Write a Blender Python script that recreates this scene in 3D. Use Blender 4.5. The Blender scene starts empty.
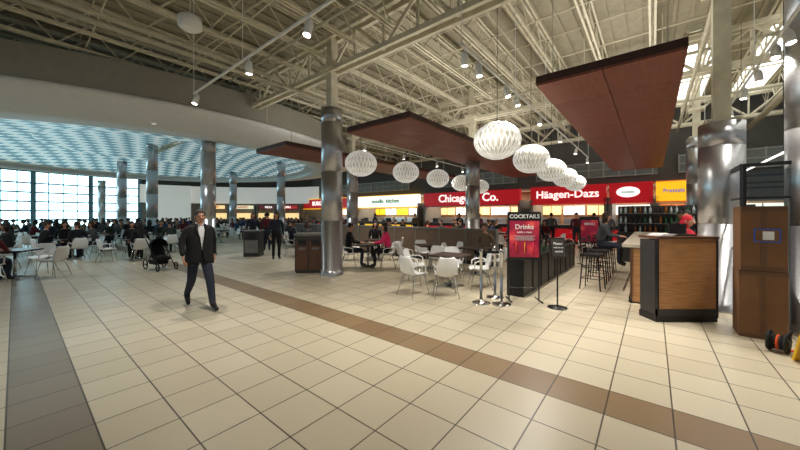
import bpy, math, random
from mathutils import Vector, Matrix
random.seed(7)
scene=bpy.context.scene
COL=scene.collection
ANG=math.radians(-39); CA=math.cos(ANG); SA=math.sin(ANG)
def F(a,b,z=0.0): return Vector((a*CA-b*SA, a*SA+b*CA, z))
# ---------------------------------------------------------------- materials
def lin(c):
    r=[]
    for x in c:
        x=x/255.0
        r.append(x/12.92 if x<=0.04045 else ((x+0.055)/1.055)**2.4)
    return tuple(r)+(1.0,)
def M(name,col,rough=0.5,metal=0.0,es=0.0,ecol=None,var=0.10,scale=6.0,bump=0.0,stretch=None):
    m=bpy.data.materials.new(name); m.use_nodes=True
    nt=m.node_tree; b=nt.nodes['Principled BSDF']
    tc=nt.nodes.new('ShaderNodeTexCoord'); n=nt.nodes.new('ShaderNodeTexNoise')
    n.inputs['Scale'].default_value=scale; n.inputs['Detail'].default_value=3
    if stretch:
        mp=nt.nodes.new('ShaderNodeMapping'); mp.inputs['Scale'].default_value=stretch
        nt.links.new(tc.outputs['Object'],mp.inputs['Vector']); nt.links.new(mp.outputs['Vector'],n.inputs['Vector'])
    else: nt.links.new(tc.outputs['Object'],n.inputs['Vector'])
    c=lin(col); r=nt.nodes.new('ShaderNodeValToRGB')
    r.color_ramp.elements[0].position=0.3; r.color_ramp.elements[1].position=0.7
    r.color_ramp.elements[0].color=tuple(x*(1-var) for x in c[:3])+(1,)
    r.color_ramp.elements[1].color=tuple(min(1,x*(1+var)) for x in c[:3])+(1,)
    nt.links.new(n.outputs['Fac'],r.inputs['Fac']); nt.links.new(r.outputs['Color'],b.inputs['Base Color'])
    b.inputs['Roughness'].default_value=rough; b.inputs['Metallic'].default_value=metal
    if es>0:
        b.inputs['Emission Color'].default_value=lin(ecol or col); b.inputs['Emission Strength'].default_value=es
    if bump>0:
        bp=nt.nodes.new('ShaderNodeBump'); bp.inputs['Strength'].default_value=bump
        nt.links.new(n.outputs['Fac'],bp.inputs['Height']); nt.links.new(bp.outputs['Normal'],b.inputs['Normal'])
    return m
CREAM=M('cream_steel',(212,204,180),0.6)
DECK=M('roof_deck',(160,152,130),0.8)
PIPE=M('pipe_paint',(190,182,158),0.6)
STEEL=M('brushed_steel',(182,183,186),0.3,0.85,stretch=(2,2,40),var=0.15)
CHROME=M('chrome',(200,200,200),0.15,1.0)
WHITE=M('white_plaster',(230,231,228),0.7,var=0.03)
GREYW=M('grey_fascia',(158,154,142),0.7,var=0.05)
RUST=M('rust_panel',(122,68,52),0.5,var=0.18,scale=3,stretch=(6,1,1))
RUSTD=M('rust_panel_edge',(62,34,26),0.6)
WOOD=M('oak_veneer',(176,128,82),0.45,var=0.22,scale=4,stretch=(1,1,14))
WOODD=M('walnut',(92,60,40),0.45,var=0.25,scale=4,stretch=(2,2,12))
BLACK=M('black_metal',(18,18,20),0.4)
DARK=M('charcoal_panel',(48,46,46),0.5)
DGREY=M('dark_grey_wall',(92,90,86),0.7)
GREY=M('grey_laminate',(120,118,114),0.5)
CHW=M('white_plastic',(238,238,236),0.35,var=0.02)
SKIN=M('skin',(205,150,122),0.5,var=0.06)
SKIN2=M('skin_brown',(130,86,62),0.5,var=0.06)
LIP=M('lips',(150,80,74),0.5)
EYEW=M('eye_white',(235,235,232),0.3,var=0.01)
EYEB=M('iris_dark',(30,22,18),0.2)
HAIRG=M('hair_grey',(52,46,42),0.8,var=0.3,scale=60)
HAIRB=M('hair_black',(24,20,18),0.7,var=0.3,scale=60)
HAIRN=M('hair_brown',(60,42,30),0.7,var=0.3,scale=60)
CBLACK=M('cloth_black',(15,15,18),0.9,bump=0.1,scale=30)
CWHITE=M('cloth_white',(225,225,228),0.85)
DENIM=M('denim',(36,42,56),0.9,var=0.2,scale=25)
CNAVY=M('cloth_navy',(26,32,50),0.9)
CGREY=M('cloth_grey',(72,72,76),0.9)
CPINK=M('cloth_pink',(225,45,105),0.85)
CRED=M('cloth_red',(205,30,52),0.85)
CMAR=M('cloth_maroon',(92,26,34),0.9)
CTAN=M('cloth_tan',(110,92,70),0.9)
CGREEN=M('cloth_green',(42,54,48),0.9)
CBLUE=M('cloth_blue',(44,70,104),0.9)
SHOE=M('shoe_leather',(22,18,16),0.4)
CARD=M('cardboard',(120,84,54),0.8,var=0.12,scale=3)
CARDD=M('cardboard_tape',(98,68,44),0.5)
PAPER=M('paper',(230,230,228),0.7)
BLUET=M('blue_tape',(40,90,190),0.6)
ORANGE=M('orange_cable',(225,85,25),0.5)
YELLOW=M('yellow_plastic',(240,190,20),0.4)
RUBBER=M('rubber',(15,15,15),0.7)
LEAF=M('leaf',(36,58,30),0.6,var=0.3,scale=20)
LAMPE=M('lamp_face',(255,246,232),0.3,es=14)
FILLD=M('fill_disc',(200,200,195),0.4,es=0.5)  # faint discs for the added rotunda fill lights
GLOBE=M('globe_inner',(196,192,182),0.8,es=0.12,ecol=(255,246,228))
LATT=M('globe_lattice',(250,248,242),0.6,es=0.25)
GLASS=bpy.data.materials.new('clear_glass'); GLASS.use_nodes=True
_nt=GLASS.node_tree; _n=_nt.nodes.new('ShaderNodeBsdfTransparent'); _n.inputs[0].default_value=(.72,.76,.76,1); _g=_nt.nodes.new('ShaderNodeBsdfGlossy'); _g.inputs['Roughness'].default_value=0.05
_f=_nt.nodes.new('ShaderNodeFresnel'); _f.inputs[0].default_value=1.5; _m=_nt.nodes.new('ShaderNodeMixShader')
_nt.links.new(_f.outputs[0],_m.inputs[0]); _nt.links.new(_n.outputs[0],_m.inputs[1]); _nt.links.new(_g.outputs[0],_m.inputs[2]); _nt.links.new(_m.outputs[0],_nt.nodes['Material Output'].inputs[0])
def sign(name,c,es=0.9): return M(name,c,0.4,es=es,var=0.03)
SRED=sign('sign_red',(180,14,26),0.5); SDRED=sign('sign_dark_red',(110,12,20),0.35)
SWHITE=sign('sign_white',(250,250,245),1.0); SYEL=sign('sign_yellow',(250,190,30),0.8)
SBLUE=sign('sign_blue',(40,80,180),0.8); SGRN=sign('sign_green',(40,120,70),0.5)
SORG=sign('sign_orange',(200,105,45),0.5); SWARM=sign('menu_warm',(250,215,150),0.9)
SCREAM=sign('sign_cream',(235,230,190),0.8)
# ---------------------------------------------------------------- mesh builder
class MB:
    def __init__(s): s.v=[];s.f=[];s.mi=[];s.sm=[];s.mats=[]
    def idx(s,m):
        if m not in s.mats: s.mats.append(m)
        return s.mats.index(m)
    def add(s,vs,fs,m,smooth=False,mt=None):
        o=len(s.v)
        for p in vs:
            p=Vector(p)
            if mt is not None: p=mt@p
            s.v.append(p)
        k=s.idx(m)
        for f in fs:
            s.f.append([i+o for i in f]); s.mi.append(k); s.sm.append(smooth)
    def box(s,c,d,m,rz=0,mt=None):
        hx,hy,hz=d[0]/2,d[1]/2,d[2]/2
        R=Matrix.Translation(Vector(c))@Matrix.Rotation(rz,4,'Z')
        if mt is not None: R=mt@R
        vs=[(x,y,z) for x in(-hx,hx) for y in(-hy,hy) for z in(-hz,hz)]
        fs=[(0,1,3,2),(4,6,7,5),(0,4,5,1),(2,3,7,6),(0,2,6,4),(1,5,7,3)]
        s.add(vs,fs,m,False,R)
    def tube(s,pts,rad,n,m,cap=True,smooth=True,mt=None,flat=1.0):
        pts=[Vector(p) for p in pts]
        if not isinstance(rad,(list,tuple)): rad=[rad]*len(pts)
        vs=[];fs=[]
        t0=(pts[1]-pts[0]).normalized()
        up=Vector((0,0,1)) if abs(t0.z)<0.9 else Vector((1,0,0))
        x=t0.cross(up).normalized()
        for i,p in enumerate(pts):
            if i==0:t=pts[1]-pts[0]
            elif i==len(pts)-1:t=pts[-1]-pts[-2]
            else:t=pts[i+1]-pts[i-1]
            t.normalize()
            x=(x-t*x.dot(t)).normalized(); y=t.cross(x)
            for k in range(n):
                a=2*math.pi*(k+0.5)/n
                vs.append(p+x*math.cos(a)*rad[i]+y*math.sin(a)*rad[i]*flat)
        for i in range(len(pts)-1):
            for k in range(n):
                a=i*n+k;b=i*n+(k+1)%n
                fs.append((a,b,b+n,a+n))
        if cap:
            fs.append(tuple(range(n))[::-1]); fs.append(tuple(range(len(vs)-n,len(vs))))
        s.add(vs,fs,m,smooth,mt)
    def rod(s,p,q,r,m,n=4,smooth=False,mt=None,r2=None):
        s.tube([p,q],[r,r2 if r2 is not None else r],n,m,True,smooth,mt)
    def lathe(s,prof,n,c,m,a0=0,a1=2*math.pi,smooth=True,sx=1,sy=1,mt=None):
        full=abs(a1-a0-2*math.pi)<1e-6; cnt=n if full else n+1
        vs=[];fs=[];L=len(prof)
        for i in range(cnt):
            a=a0+(a1-a0)*i/n
            for r,z in prof: vs.append((c[0]+r*math.cos(a)*sx,c[1]+r*math.sin(a)*sy,c[2]+z))
        for i in range(n):
            j=(i+1)%cnt
            for k in range(L-1): fs.append((i*L+k,j*L+k,j*L+k+1,i*L+k+1))
        s.add(vs,fs,m,smooth,mt)
    def ell(s,c,r,m,nu=14,nv=9,mt=None,fn=None):
        vs=[];fs=[]
        for j in range(nv+1):
            ph=-math.pi/2+math.pi*j/nv
            for i in range(nu):
                th=2*math.pi*i/nu
                p=Vector((math.cos(ph)*math.cos(th),math.cos(ph)*math.sin(th),math.sin(ph)))
                if fn:p=fn(p)
                vs.append((c[0]+p.x*r[0],c[1]+p.y*r[1],c[2]+p.z*r[2]))
        for j in range(nv):
            for i in range(nu):
                a=j*nu+i;b=j*nu+(i+1)%nu
                fs.append((a,b,b+nu,a+nu))
        s.add(vs,fs,m,True,mt)
    def mesh(s,name):
        me=bpy.data.meshes.new(name); me.from_pydata([tuple(p) for p in s.v],[],s.f)
        for m in s.mats: me.materials.append(m)
        me.polygons.foreach_set('material_index',s.mi); me.polygons.foreach_set('use_smooth',s.sm)
        me.update(); return me
    def obj(s,name,loc=(0,0,0),rz=0,parent=None):
        return inst(s.mesh(name),name,loc,rz,parent)
def inst(me,name,loc=(0,0,0),rz=0,parent=None):
    o=bpy.data.objects.new(name,me); COL.objects.link(o); o.location=loc; o.rotation_euler=(0,0,rz)
    if parent: o.parent=parent
    return o
def text_into(mb,txt,size,c,m,mt=None,ext=0.02,sx=1.0):
    cu=bpy.data.curves.new('t','FONT'); cu.body=txt; cu.size=size; cu.extrude=ext
    cu.align_x='CENTER'; cu.align_y='CENTER'; cu.resolution_u=3; cu.offset=size*0.012
    o=bpy.data.objects.new('t',cu); COL.objects.link(o)
    dg=bpy.context.evaluated_depsgraph_get(); me=bpy.data.meshes.new_from_object(o.evaluated_get(dg))
    R=Matrix.Translation(Vector(c))@Matrix.Rotation(math.pi/2,4,'X')@Matrix.Diagonal((sx,1,1,1))
    if mt is not None:R=mt@R
    mb.add([v.co.copy() for v in me.vertices],[list(p.vertices) for p in me.polygons],m,False,R)
    bpy.data.objects.remove(o); bpy.data.meshes.remove(me)
# ---------------------------------------------------------------- floor
def floor_mat():
    m=bpy.data.materials.new('floor_tile'); m.use_nodes=True; nt=m.node_tree; b=nt.nodes['Principled BSDF']
    N=nt.nodes.new; L=nt.links.new
    tc=N('ShaderNodeTexCoord'); mp=N('ShaderNodeMapping'); T=0.445
    mp.inputs['Location'].default_value=(-0.13,-3.07+T*10,0)
    L(tc.outputs['Object'],mp.inputs['Vector'])
    def brick(c1,c2,mo):
        br=N('ShaderNodeTexBrick'); br.offset=0; br.squash=1
        br.inputs['Scale'].default_value=1; br.inputs['Brick Width'].default_value=T; br.inputs['Row Height'].default_value=T
        br.inputs['Mortar Size'].default_value=0.006; br.inputs['Mortar Smooth'].default_value=0.1
        br.inputs['Color1'].default_value=lin(c1); br.inputs['Color2'].default_value=lin(c2); br.inputs['Mortar'].default_value=lin(mo)
        L(mp.outputs['Vector'],br.inputs['Vector']); return br
    br=brick((205,194,170),(194,182,157),(82,73,62)); br2=brick((144,119,88),(130,107,80),(66,56,46)); br3=brick((142,130,112),(132,119,102),(70,60,50))
    sp=N('ShaderNodeSeparateXYZ'); L(tc.outputs['Object'],sp.inputs[0])
    def band(c,hw):
        d=N('ShaderNodeMath'); d.operation='COMPARE'; L(sp.outputs['Y'],d.inputs[0]); d.inputs[1].default_value=c; d.inputs[2].default_value=hw; return d
    b1=band(3.07+T/2,T/2); b2=band(3.07-6.5*T,T/2)
    mix=N('ShaderNodeMix'); mix.data_type='RGBA'; L(b1.outputs[0],mix.inputs[0]); L(br.outputs['Color'],mix.inputs[6]); L(br2.outputs['Color'],mix.inputs[7])
    mix2=N('ShaderNodeMix'); mix2.data_type='RGBA'; L(b2.outputs[0],mix2.inputs[0]); L(mix.outputs[2],mix2.inputs[6]); L(br3.outputs['Color'],mix2.inputs[7])
    ns=N('ShaderNodeTexNoise'); ns.inputs['Scale'].default_value=1.2; ns.inputs['Detail'].default_value=1; L(tc.outputs['Object'],ns.inputs['Vector'])
    rp=N('ShaderNodeMapRange'); rp.inputs['To Min'].default_value=0.97; rp.inputs['To Max'].default_value=1.03; L(ns.outputs['Fac'],rp.inputs['Value'])
    mu=N('ShaderNodeMix'); mu.data_type='RGBA'; mu.blend_type='MULTIPLY'; mu.inputs[0].default_value=1; L(mix2.outputs[2],mu.inputs[6]); L(rp.outputs[0],mu.inputs[7])
    L(mu.outputs[2],b.inputs['Base Color'])
    b.inputs['Roughness'].default_value=0.33
    return m
mb=MB(); mb.box((-16,16,-0.1),(64,62,0.2),floor_mat()); mb.obj('floor',rz=ANG)
# ---------------------------------------------------------------- roof
mb=MB(); mb.box((-16,5.7,7.0),(58,29,0.1),DECK)
a=-30.0
while a<12.8:
    mb.box((a,5.7,6.93),(0.09,29,0.05),DECK); a+=0.35
mb.obj('ceiling',rz=ANG)
def truss(L0,L1,z0,z1,r,step,m,double=False):
    mb=MB()
    offs=(-0.05,0.05) if not double else (-0.13,0.13)
    for o in offs:
        mb.box((o,(L0+L1)/2,z0),(r*1.7,L1-L0,r*2.2),m); mb.box((o,(L0+L1)/2,z1),(r*1.7,L1-L0,r*2.2),m)
    y=L0;up=False
    while y<L1-step*0.5:
        p=(0,y,z0 if not up else z1);q=(0,min(y+step,L1),z1 if not up else z0)
        mb.rod(p,q,r*0.85,m,5)
        if double: mb.rod((0,y,z0),(0,y,z1),r*0.7,m,4)
        y+=step; up=not up
    return mb
jm=truss(-8,19.9,6.12,6.82,0.026,0.62,CREAM).mesh('roof_joist')
a=-30.0
while a<12:
    inst(jm,'roof_joist',F(a,0,0),ANG); a+=1.2
gm=truss(-11,30,5.62,6.55,0.055,1.0,CREAM,True).mesh('roof_girder')
for b in (5.56,12.0,18.6,-0.9):
    inst(gm,'roof_girder',F(0,b,0),ANG+math.pi/2)
mb=MB()
for b in (1.2,3.4,7.6,9.8,14.2,16.4):
    mb.rod((-30,b,6.14),(12,b,6.14),0.018,CREAM); mb.rod((-30,b,6.8),(12,b,6.8),0.018,CREAM)
mb.obj('roof_bridging',rz=ANG)
mb=MB()
for a,z,r in ((-8.6,5.5,.045),(-9.3,5.75,.03),(-3.2,5.75,.035),(0.9,5.6,.05),(3.2,5.4,.1),(-2.7,5.9,.02),(2.3,5.85,.03),(-12.0,5.8,.04)):
    mb.rod((a,-8,z),(a,(19.9 if a>-11 else -7),z),r,PIPE,8,True)
    b=-6.0
    while b<(19.5 if a>-11 else -7):
        mb.rod((a,b,z),(a,b,6.2),0.008,PIPE); b+=2.9
for b,z,r in ((4.2,5.8,.03),(10.4,5.6,.04),(15.0,5.7,.04)):
    mb.rod((-10.2,b,z),(11,b,z),r,PIPE,8,True)
mb.obj('sprinkler_pipe',rz=ANG)
SKY=M('skylight_panel',(235,240,240),0.5,es=3.0,var=0.01)
for a,bc_,bl in ((1.2,15.6,6.5),(3.0,13.5,11),(5.2,10.5,14),(8.0,9,14)):
    mb=MB(); mb.box((0,0,0),(0.9,bl,0.03),SKY)
    for s in(-1,1): mb.box((s*0.48,0,0),(0.06,bl+.1,0.08),CREAM); mb.box((0,s*(bl/2+.03),0),(1,0.06,0.08),CREAM)
    mb.obj('ceiling_skylight',F(a,bc_,6.87),ANG)
# ---------------------------------------------------------------- columns
def column(name,x,y,zt,r=0.29,ztop=None,z0=0):
    mb=MB(); prof=[(r+0.03,0),(r+0.03,0.14),(r,0.15)]
    z=0.15
    while z+1.35<zt:
        z+=1.35; prof+=[(r,z-0.01),(r-0.012,z-0.005),(r-0.012,z+0.005),(r,z+0.01)]
    prof+=[(r,zt),(r*0.5,zt)]
    mb.lathe(prof,32,(0,0,0),STEEL,smooth=True)
    if ztop:
        mb.box((0,0,(zt+ztop)/2),(r*0.75,r*0.75,ztop-zt),CREAM,rz=ANG)
        mb.box((0,0,ztop-1.2),(r*1.6,r*1.6,0.12),CREAM,rz=ANG)
        mb.box((0,0,zt+0.03),(r*1.5,r*1.5,0.06),CREAM,rz=ANG)
    return mb.obj(name,(x,y,z0))
CX,CY=-15.0,18.5
def domez(x,y):
    d=math.hypot(x-CX,y-CY); return 4.95+0.75*max(0,1-(d/9.0)**2)
column('column',-1.9,8.7,4.58,0.29,6.9)
column('column',3.0,12.9,4.5,0.29,6.9)
column('column',-2.5,16.4,4.5,0.29,6.9)
column('column',5.66,5.5,3.25,0.3,6.9)
column('column',5.72,4.25,6.9,0.31)
column('column',11.4,12.0,4.6,0.29,6.9)
for x,y in ((-7.8,12.7),(-14.3,18.0),(-19.6,22.0),(-8.0,21.0),(-13.9,26.0),(-26.0,27.2)):
    d=math.hypot(x-CX,y-CY)
    column('column',x,y,(domez(x,y)+0.02) if d<9 else 4.66,0.27)
# ---------------------------------------------------------------- rotunda
rad=math.radians
mb=MB()
mb.lathe([(12.0,6.0),(12.0,5.1)],96,(CX,CY,0),GREYW)
mb.lathe([(12.0,5.1),(12.06,5.08),(12.06,5.0),(11.9,4.95)],96,(CX,CY,0),WHITE)
mb.lathe([(11.9,4.95),(11.5,4.8),(10.2,4.64),(9.4,4.6),(9.4,4.66)],96,(CX,CY,0),WHITE)
mb.lathe([(9.4,4.66),(9.6,4.72),(9.6,4.84)],96,(CX,CY,0),WHITE)
mb.lathe([(9.6,4.84),(9.0,4.95)],96,(CX,CY,0),WHITE)
FILL_ANGS=(-110,-80,-50,-20,10,50,100,150,200)
for ang in FILL_ANGS:
    t=rad(ang); mb.lathe([(0,0),(0.06,0),(0.07,0.02)],12,(CX+10.6*math.cos(t),CY+10.6*math.sin(t),4.665),FILLD)
sof=mb.obj('ceiling_rotunda_soffit')
for ang in FILL_ANGS:
    t=rad(ang); l=bpy.data.lights.new('rotunda_fill','SPOT'); l.energy=240; l.spot_size=rad(130); l.spot_blend=0.8; l.color=(0.93,0.97,1); l.shadow_soft_size=0.1  # added fill spots, put in to brighten the soffit and floor below
    lo=bpy.data.objects.new('rotunda_fill',l); COL.objects.link(lo); lo.parent=sof; lo.location=(CX+10.6*math.cos(t),CY+10.6*math.sin(t),4.6)
def dome_mat():
    m=bpy.data.materials.new('dome_lattice'); m.use_nodes=True; nt=m.node_tree; b=nt.nodes['Principled BSDF']
    N=nt.nodes.new; L=nt.links.new; tc=N('ShaderNodeTexCoord'); mp=N('ShaderNodeMapping'); mp.inputs['Rotation'].default_value=(0,0,math.radians(6))
    L(tc.outputs['Object'],mp.inputs['Vector'])
    ck=N('ShaderNodeTexChecker'); ck.inputs['Scale'].default_value=1.75
    ck.inputs['Color1'].default_value=lin((216,238,242)); ck.inputs['Color2'].default_value=lin((100,146,162))
    L(mp.outputs['Vector'],ck.inputs['Vector']); L(ck.outputs['Color'],b.inputs['Base Color']); L(ck.outputs['Color'],b.inputs['Emission Color'])
    b.inputs['Emission Strength'].default_value=0.34; b.inputs['Roughness'].default_value=0.5
    return m
mb=MB(); mb.lathe([(9.0*k/12.0,0.75*(1-(k/12.0)**2)+0.003) for k in range(12,-1,-1)],96,(0,0,0),dome_mat()); mb.obj('ceiling_dome',(CX,CY,4.95))
RW=16.5
WB=M('white_band_glow',(225,226,220),0.6,es=0.3,var=0.02)  # white wall band; emission stands in for light falling on it
mb=MB(); mb.lathe([(RW,0),(RW,2.9)],30,(CX,CY,0),M('far_wall_lower',(120,112,104),0.7),rad(66),rad(131))
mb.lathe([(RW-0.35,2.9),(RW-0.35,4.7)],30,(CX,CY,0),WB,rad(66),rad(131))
mb.lathe([(RW,2.9),(RW-0.35,2.9)],30,(CX,CY,0),WHITE,rad(66),rad(131))
mb.lathe([(RW-0.35,4.7),(RW,4.7),(RW,6.9)],30,(CX,CY,0),DGREY,rad(66),rad(131))
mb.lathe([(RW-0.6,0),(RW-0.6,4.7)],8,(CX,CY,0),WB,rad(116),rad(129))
mb.obj('wall_far')
for ang,w,mm,tx in ((80,3.0,SRED,'GRILL'),(88,3.0,SDRED,'PIZZA'),(98,3.0,SCREAM,'BAKERY'),(108,2.6,SWARM,'CAFE')):
    mb=MB(); mb.box((0,0,2.5),(w*.7,0.15,0.36),mm); text_into(mb,tx,0.3,(0,-0.09,2.5),SWHITE if mm in(SRED,SDRED) else SRED)
    mb.box((0,0.1,1.55),(w*0.9,0.06,0.6),SWARM); mb.box((0,-0.5,0.55),(w,0.6,1.1),DARK); mb.box((0,-0.5,1.12),(w+.06,0.66,0.05),GREY)
    for s in(-1,1): mb.box((s*w/2,-0.1,1.35),(0.15,0.4,2.7),GREY)
    r=RW-0.6; t=rad(ang)
    mb.obj('shop_front',(CX+r*math.cos(t),CY+r*math.sin(t),0),t-math.pi/2)
GLZ=M('window_glow',(225,248,255),0.3,es=4.6,ecol=(188,235,250),var=0.01)
a0,a1=131,215
mb=MB()
mb.lathe([(RW,0),(RW,0.5)],40,(CX,CY,0),WHITE,rad(a0),rad(a1)); mb.lathe([(RW,5.2),(RW,6.9)],40,(CX,CY,0),DGREY,rad(a0),rad(a1))
mb.obj('wall_left')
mb=MB(); mb.lathe([(RW+0.05,0.5),(RW+0.05,5.2)],40,(CX,CY,0),GLZ,rad(a0),rad(a1),smooth=False)
FR=M('window_frame',(90,118,130),0.5)
n=28
for i in range(n+1):
    t=rad(a0+(a1-a0)*i/n); r=RW
    mb.box((CX+r*math.cos(t),CY+r*math.sin(t),2.85),(0.1,0.05 if i%4 else 0.3,4.7),FR,rz=t)
for z in (0.5,1.25,2.0,2.75,3.5,4.25,5.2):
    mb.lathe([(RW,z-0.06),(RW-0.08,z-0.06),(RW-0.08,z+0.06),(RW,z+0.06)],40,(CX,CY,0),FR,rad(a0),rad(a1),smooth=False)
mb.obj('window_1')
# ---------------------------------------------------------------- stall wall
B0=20.07
mb=MB()
mb.box((-12,B0+0.55,5.1),(42,0.3,3.7),DGREY)
mb.box((-12,B0+2.6,1.65),(42,0.2,3.3),M('stall_back',(150,120,90),0.6))
mb.box((-12,B0+1.5,3.28),(42,2.2,0.06),WHITE)
mb.obj('wall_back',rz=ANG)
mb=MB()
LV=M('louver_grey',(176,178,176),0.6); LB=M('louver_back',(128,134,134),0.5)
for a0_,a1_ in ((-24,-15.5),(-12.6,-6.8),(-5.6,0.2),(1.0,5.5)):
    mb.box(((a0_+a1_)/2,B0+0.36,4.15),(a1_-a0_,0.06,0.85),LB)
    x=a0_
    while x<a1_: mb.box((x,B0+0.31,4.15),(0.06,0.06,0.9),LV); x+=0.7
    for z in (3.75,4.15,4.55): mb.box(((a0_+a1_)/2,B0+0.3,z),(a1_-a0_,0.06,0.05),LV)
mb.obj('wall_louver',rz=ANG)
def stall(a0,a1,msign,txt,mtxt,size,trimm,menu,extra=None,sx=1.0,hs=0.95):
    mb=MB(); c=(a0+a1)/2; w=a1-a0
    mb.box((0,0.2,2.82),(w-0.06,0.4,hs),msign)
    mb.box((0,0.18,2.3),(w-0.06,0.44,0.07),trimm); mb.box((0,0.18,3.32),(w-0.06,0.44,0.05),trimm)
    if txt: text_into(mb,txt,size,(0,-0.03,2.84),mtxt,sx=sx)
    mb.box((0,0.35,0.52),(w-0.1,0.7,1.04),DARK); mb.box((0,0.33,1.07),(w-0.05,0.8,0.06),GREY)
    mb.box((0,0.0,0.5),(w-0.3,0.03,0.7),msign if extra is None else extra)
    n=max(1,int(w/1.3))
    for i in range(n):
        x=-w/2+w*(i+0.5)/n
        mb.box((x,2.4,1.95),(w/n-0.15,0.06,0.55),menu if i%2==0 else SWHITE)
        mb.box((x,2.36,1.95),(0.03,0.06,0.55),DARK); mb.box((x,2.2,1.2),(w/n-0.3,0.4,0.5),STEEL)
    for s in (-1,1): mb.box((s*(w/2-0.08),1.2,1.3),(0.16,2.4,2.6),GREY)
    for i in range(max(1,int(w/3))):
        x=-w/2+1+i*2.7; mb.box((x,0.2,1.25),(0.34,0.28,0.3),BLACK)
    o=mb.obj('food_stall',F(c,B0),ANG)
    l=bpy.data.lights.new('stall_light','AREA'); l.shape='RECTANGLE'; l.size=w*0.8; l.size_y=0.3; l.energy=26*w; l.color=(1,0.9,0.74)
    lo=bpy.data.objects.new('stall_light',l); COL.objects.link(lo); lo.parent=o; lo.location=(0,1.2,3.2)
stall(-30.2,-22.2,SRED,'BURGERS  FRIES',SWHITE,0.6,SYEL,SWARM)
stall(-21.4,-14.4,SWHITE,'noodle  kitchen',SGRN,0.5,SYEL,SYEL,SYEL)
stall(-13.9,-6.5,SRED,'Chicago & Co.',SWHITE,0.78,SDRED,SWARM)
stall(-5.9,-1.9,SRED,'Häagen-Dazs',SWHITE,0.62,SRED,SWARM)
stall(-1.85,0.05,SRED,'',SGRN,0.32,SRED,SWHITE)
stall(0.1,1.5,SYEL,'Pretzels',SBLUE,0.25,SORG,SORG)
stall(1.6,4.9,DGREY,'',SWHITE,0.6,GREY,SORG,GREY)
mb=MB(); mb.lathe([(0,0),(0.5,0),(0.5,0.04),(0,0.04)],28,(0,0,0),SWHITE,sy=0.55,mt=Matrix.Rotation(math.pi/2,4,'X')); text_into(mb,'sweets',0.2,(0,-0.06,0),SGRN)
mb.obj('oval_sign',F(-1.0,B0-0.02,2.85),ANG)
# ---------------------------------------------------------------- canopies
def canopy(a0,a1,b0,b1,z,power):
    mb=MB(); n=int((b1-b0)/1.2); s=(b1-b0)/n
    mb.box(((a0+a1)/2,(b0+b1)/2,z+0.09),(a1-a0,b1-b0,0.12),RUSTD)
    for i in range(n):
        for j in range(2):
            w=(a1-a0)/2
            mb.box((a0+w*(j+0.5),b0+s*(i+0.5),z+0.01),(w-0.012,s-0.012,0.04),RUST)
    for i in range(int((b1-b0)/3.2)+1):
        for x in (a0+0.2,a1-0.2): mb.rod((x,b0+0.3+i*3.2,z+0.15),(x,b0+0.3+i*3.2,6.15),0.01,CREAM)
    o=mb.obj('suspended_canopy',rz=ANG)
    l=bpy.data.lights.new('roof_fill','AREA'); l.shape='RECTANGLE'; l.size=1.0; l.size_y=(b1-b0)*0.9; l.energy=power; l.color=(1,0.96,0.88)  # added fill light, hidden above the canopy to brighten the roof
    lo=bpy.data.objects.new('roof_fill',l); COL.objects.link(lo); lo.parent=o; lo.location=((a0+a1)/2,(b0+b1)/2,z+0.22); lo.rotation_euler=(math.pi,0,0)
canopy(-1.55,0.37,5.6,18.8,3.86,175)
canopy(-6.35,-4.27,5.6,18.4,3.85,160)
canopy(-10.95,-9.0,5.4,16.5,3.85,75)
# ---------------------------------------------------------------- pendants
mb=MB(); R=0.44;Rz=0.355
mb.ell((0,0,0),(R*0.88,R*0.88,Rz*0.88),GLOBE,24,14)
def sp(ph,th): return (R*math.cos(ph)*math.cos(th),R*math.cos(ph)*math.sin(th),Rz*math.sin(ph))
for i in range(26):
    for s in(-1,1):
        pts=[sp(-1.3+2.6*k/14,2*math.pi*i/26+s*k*0.045) for k in range(15)]
        mb.tube(pts,0.0105,4,LATT,False)
for ph in (-1.3,1.3):
    mb.tube([sp(ph,2*math.pi*k/16) for k in range(17)],0.012,4,LATT,False)
mb.rod((0,0,Rz*0.85),(0,0,3.05),0.006,BLACK); mb.rod((0,0,Rz*0.8),(0,0,Rz+0.06),0.03,CHROME,8)
pm=mb.mesh('globe_pendant_lamp')
for (x,y) in ((1.9,6.1),(3.4,8.1),(4.9,10.1),(6.4,12.1),(7.9,14.1),(-1.1,8.8),(0.2,10.6),(1.5,12.4),(2.8,14.2),(4.1,16.0)):
    o=inst(pm,'globe_pendant_lamp',(x,y,3.1),random.random()*3)
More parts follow.
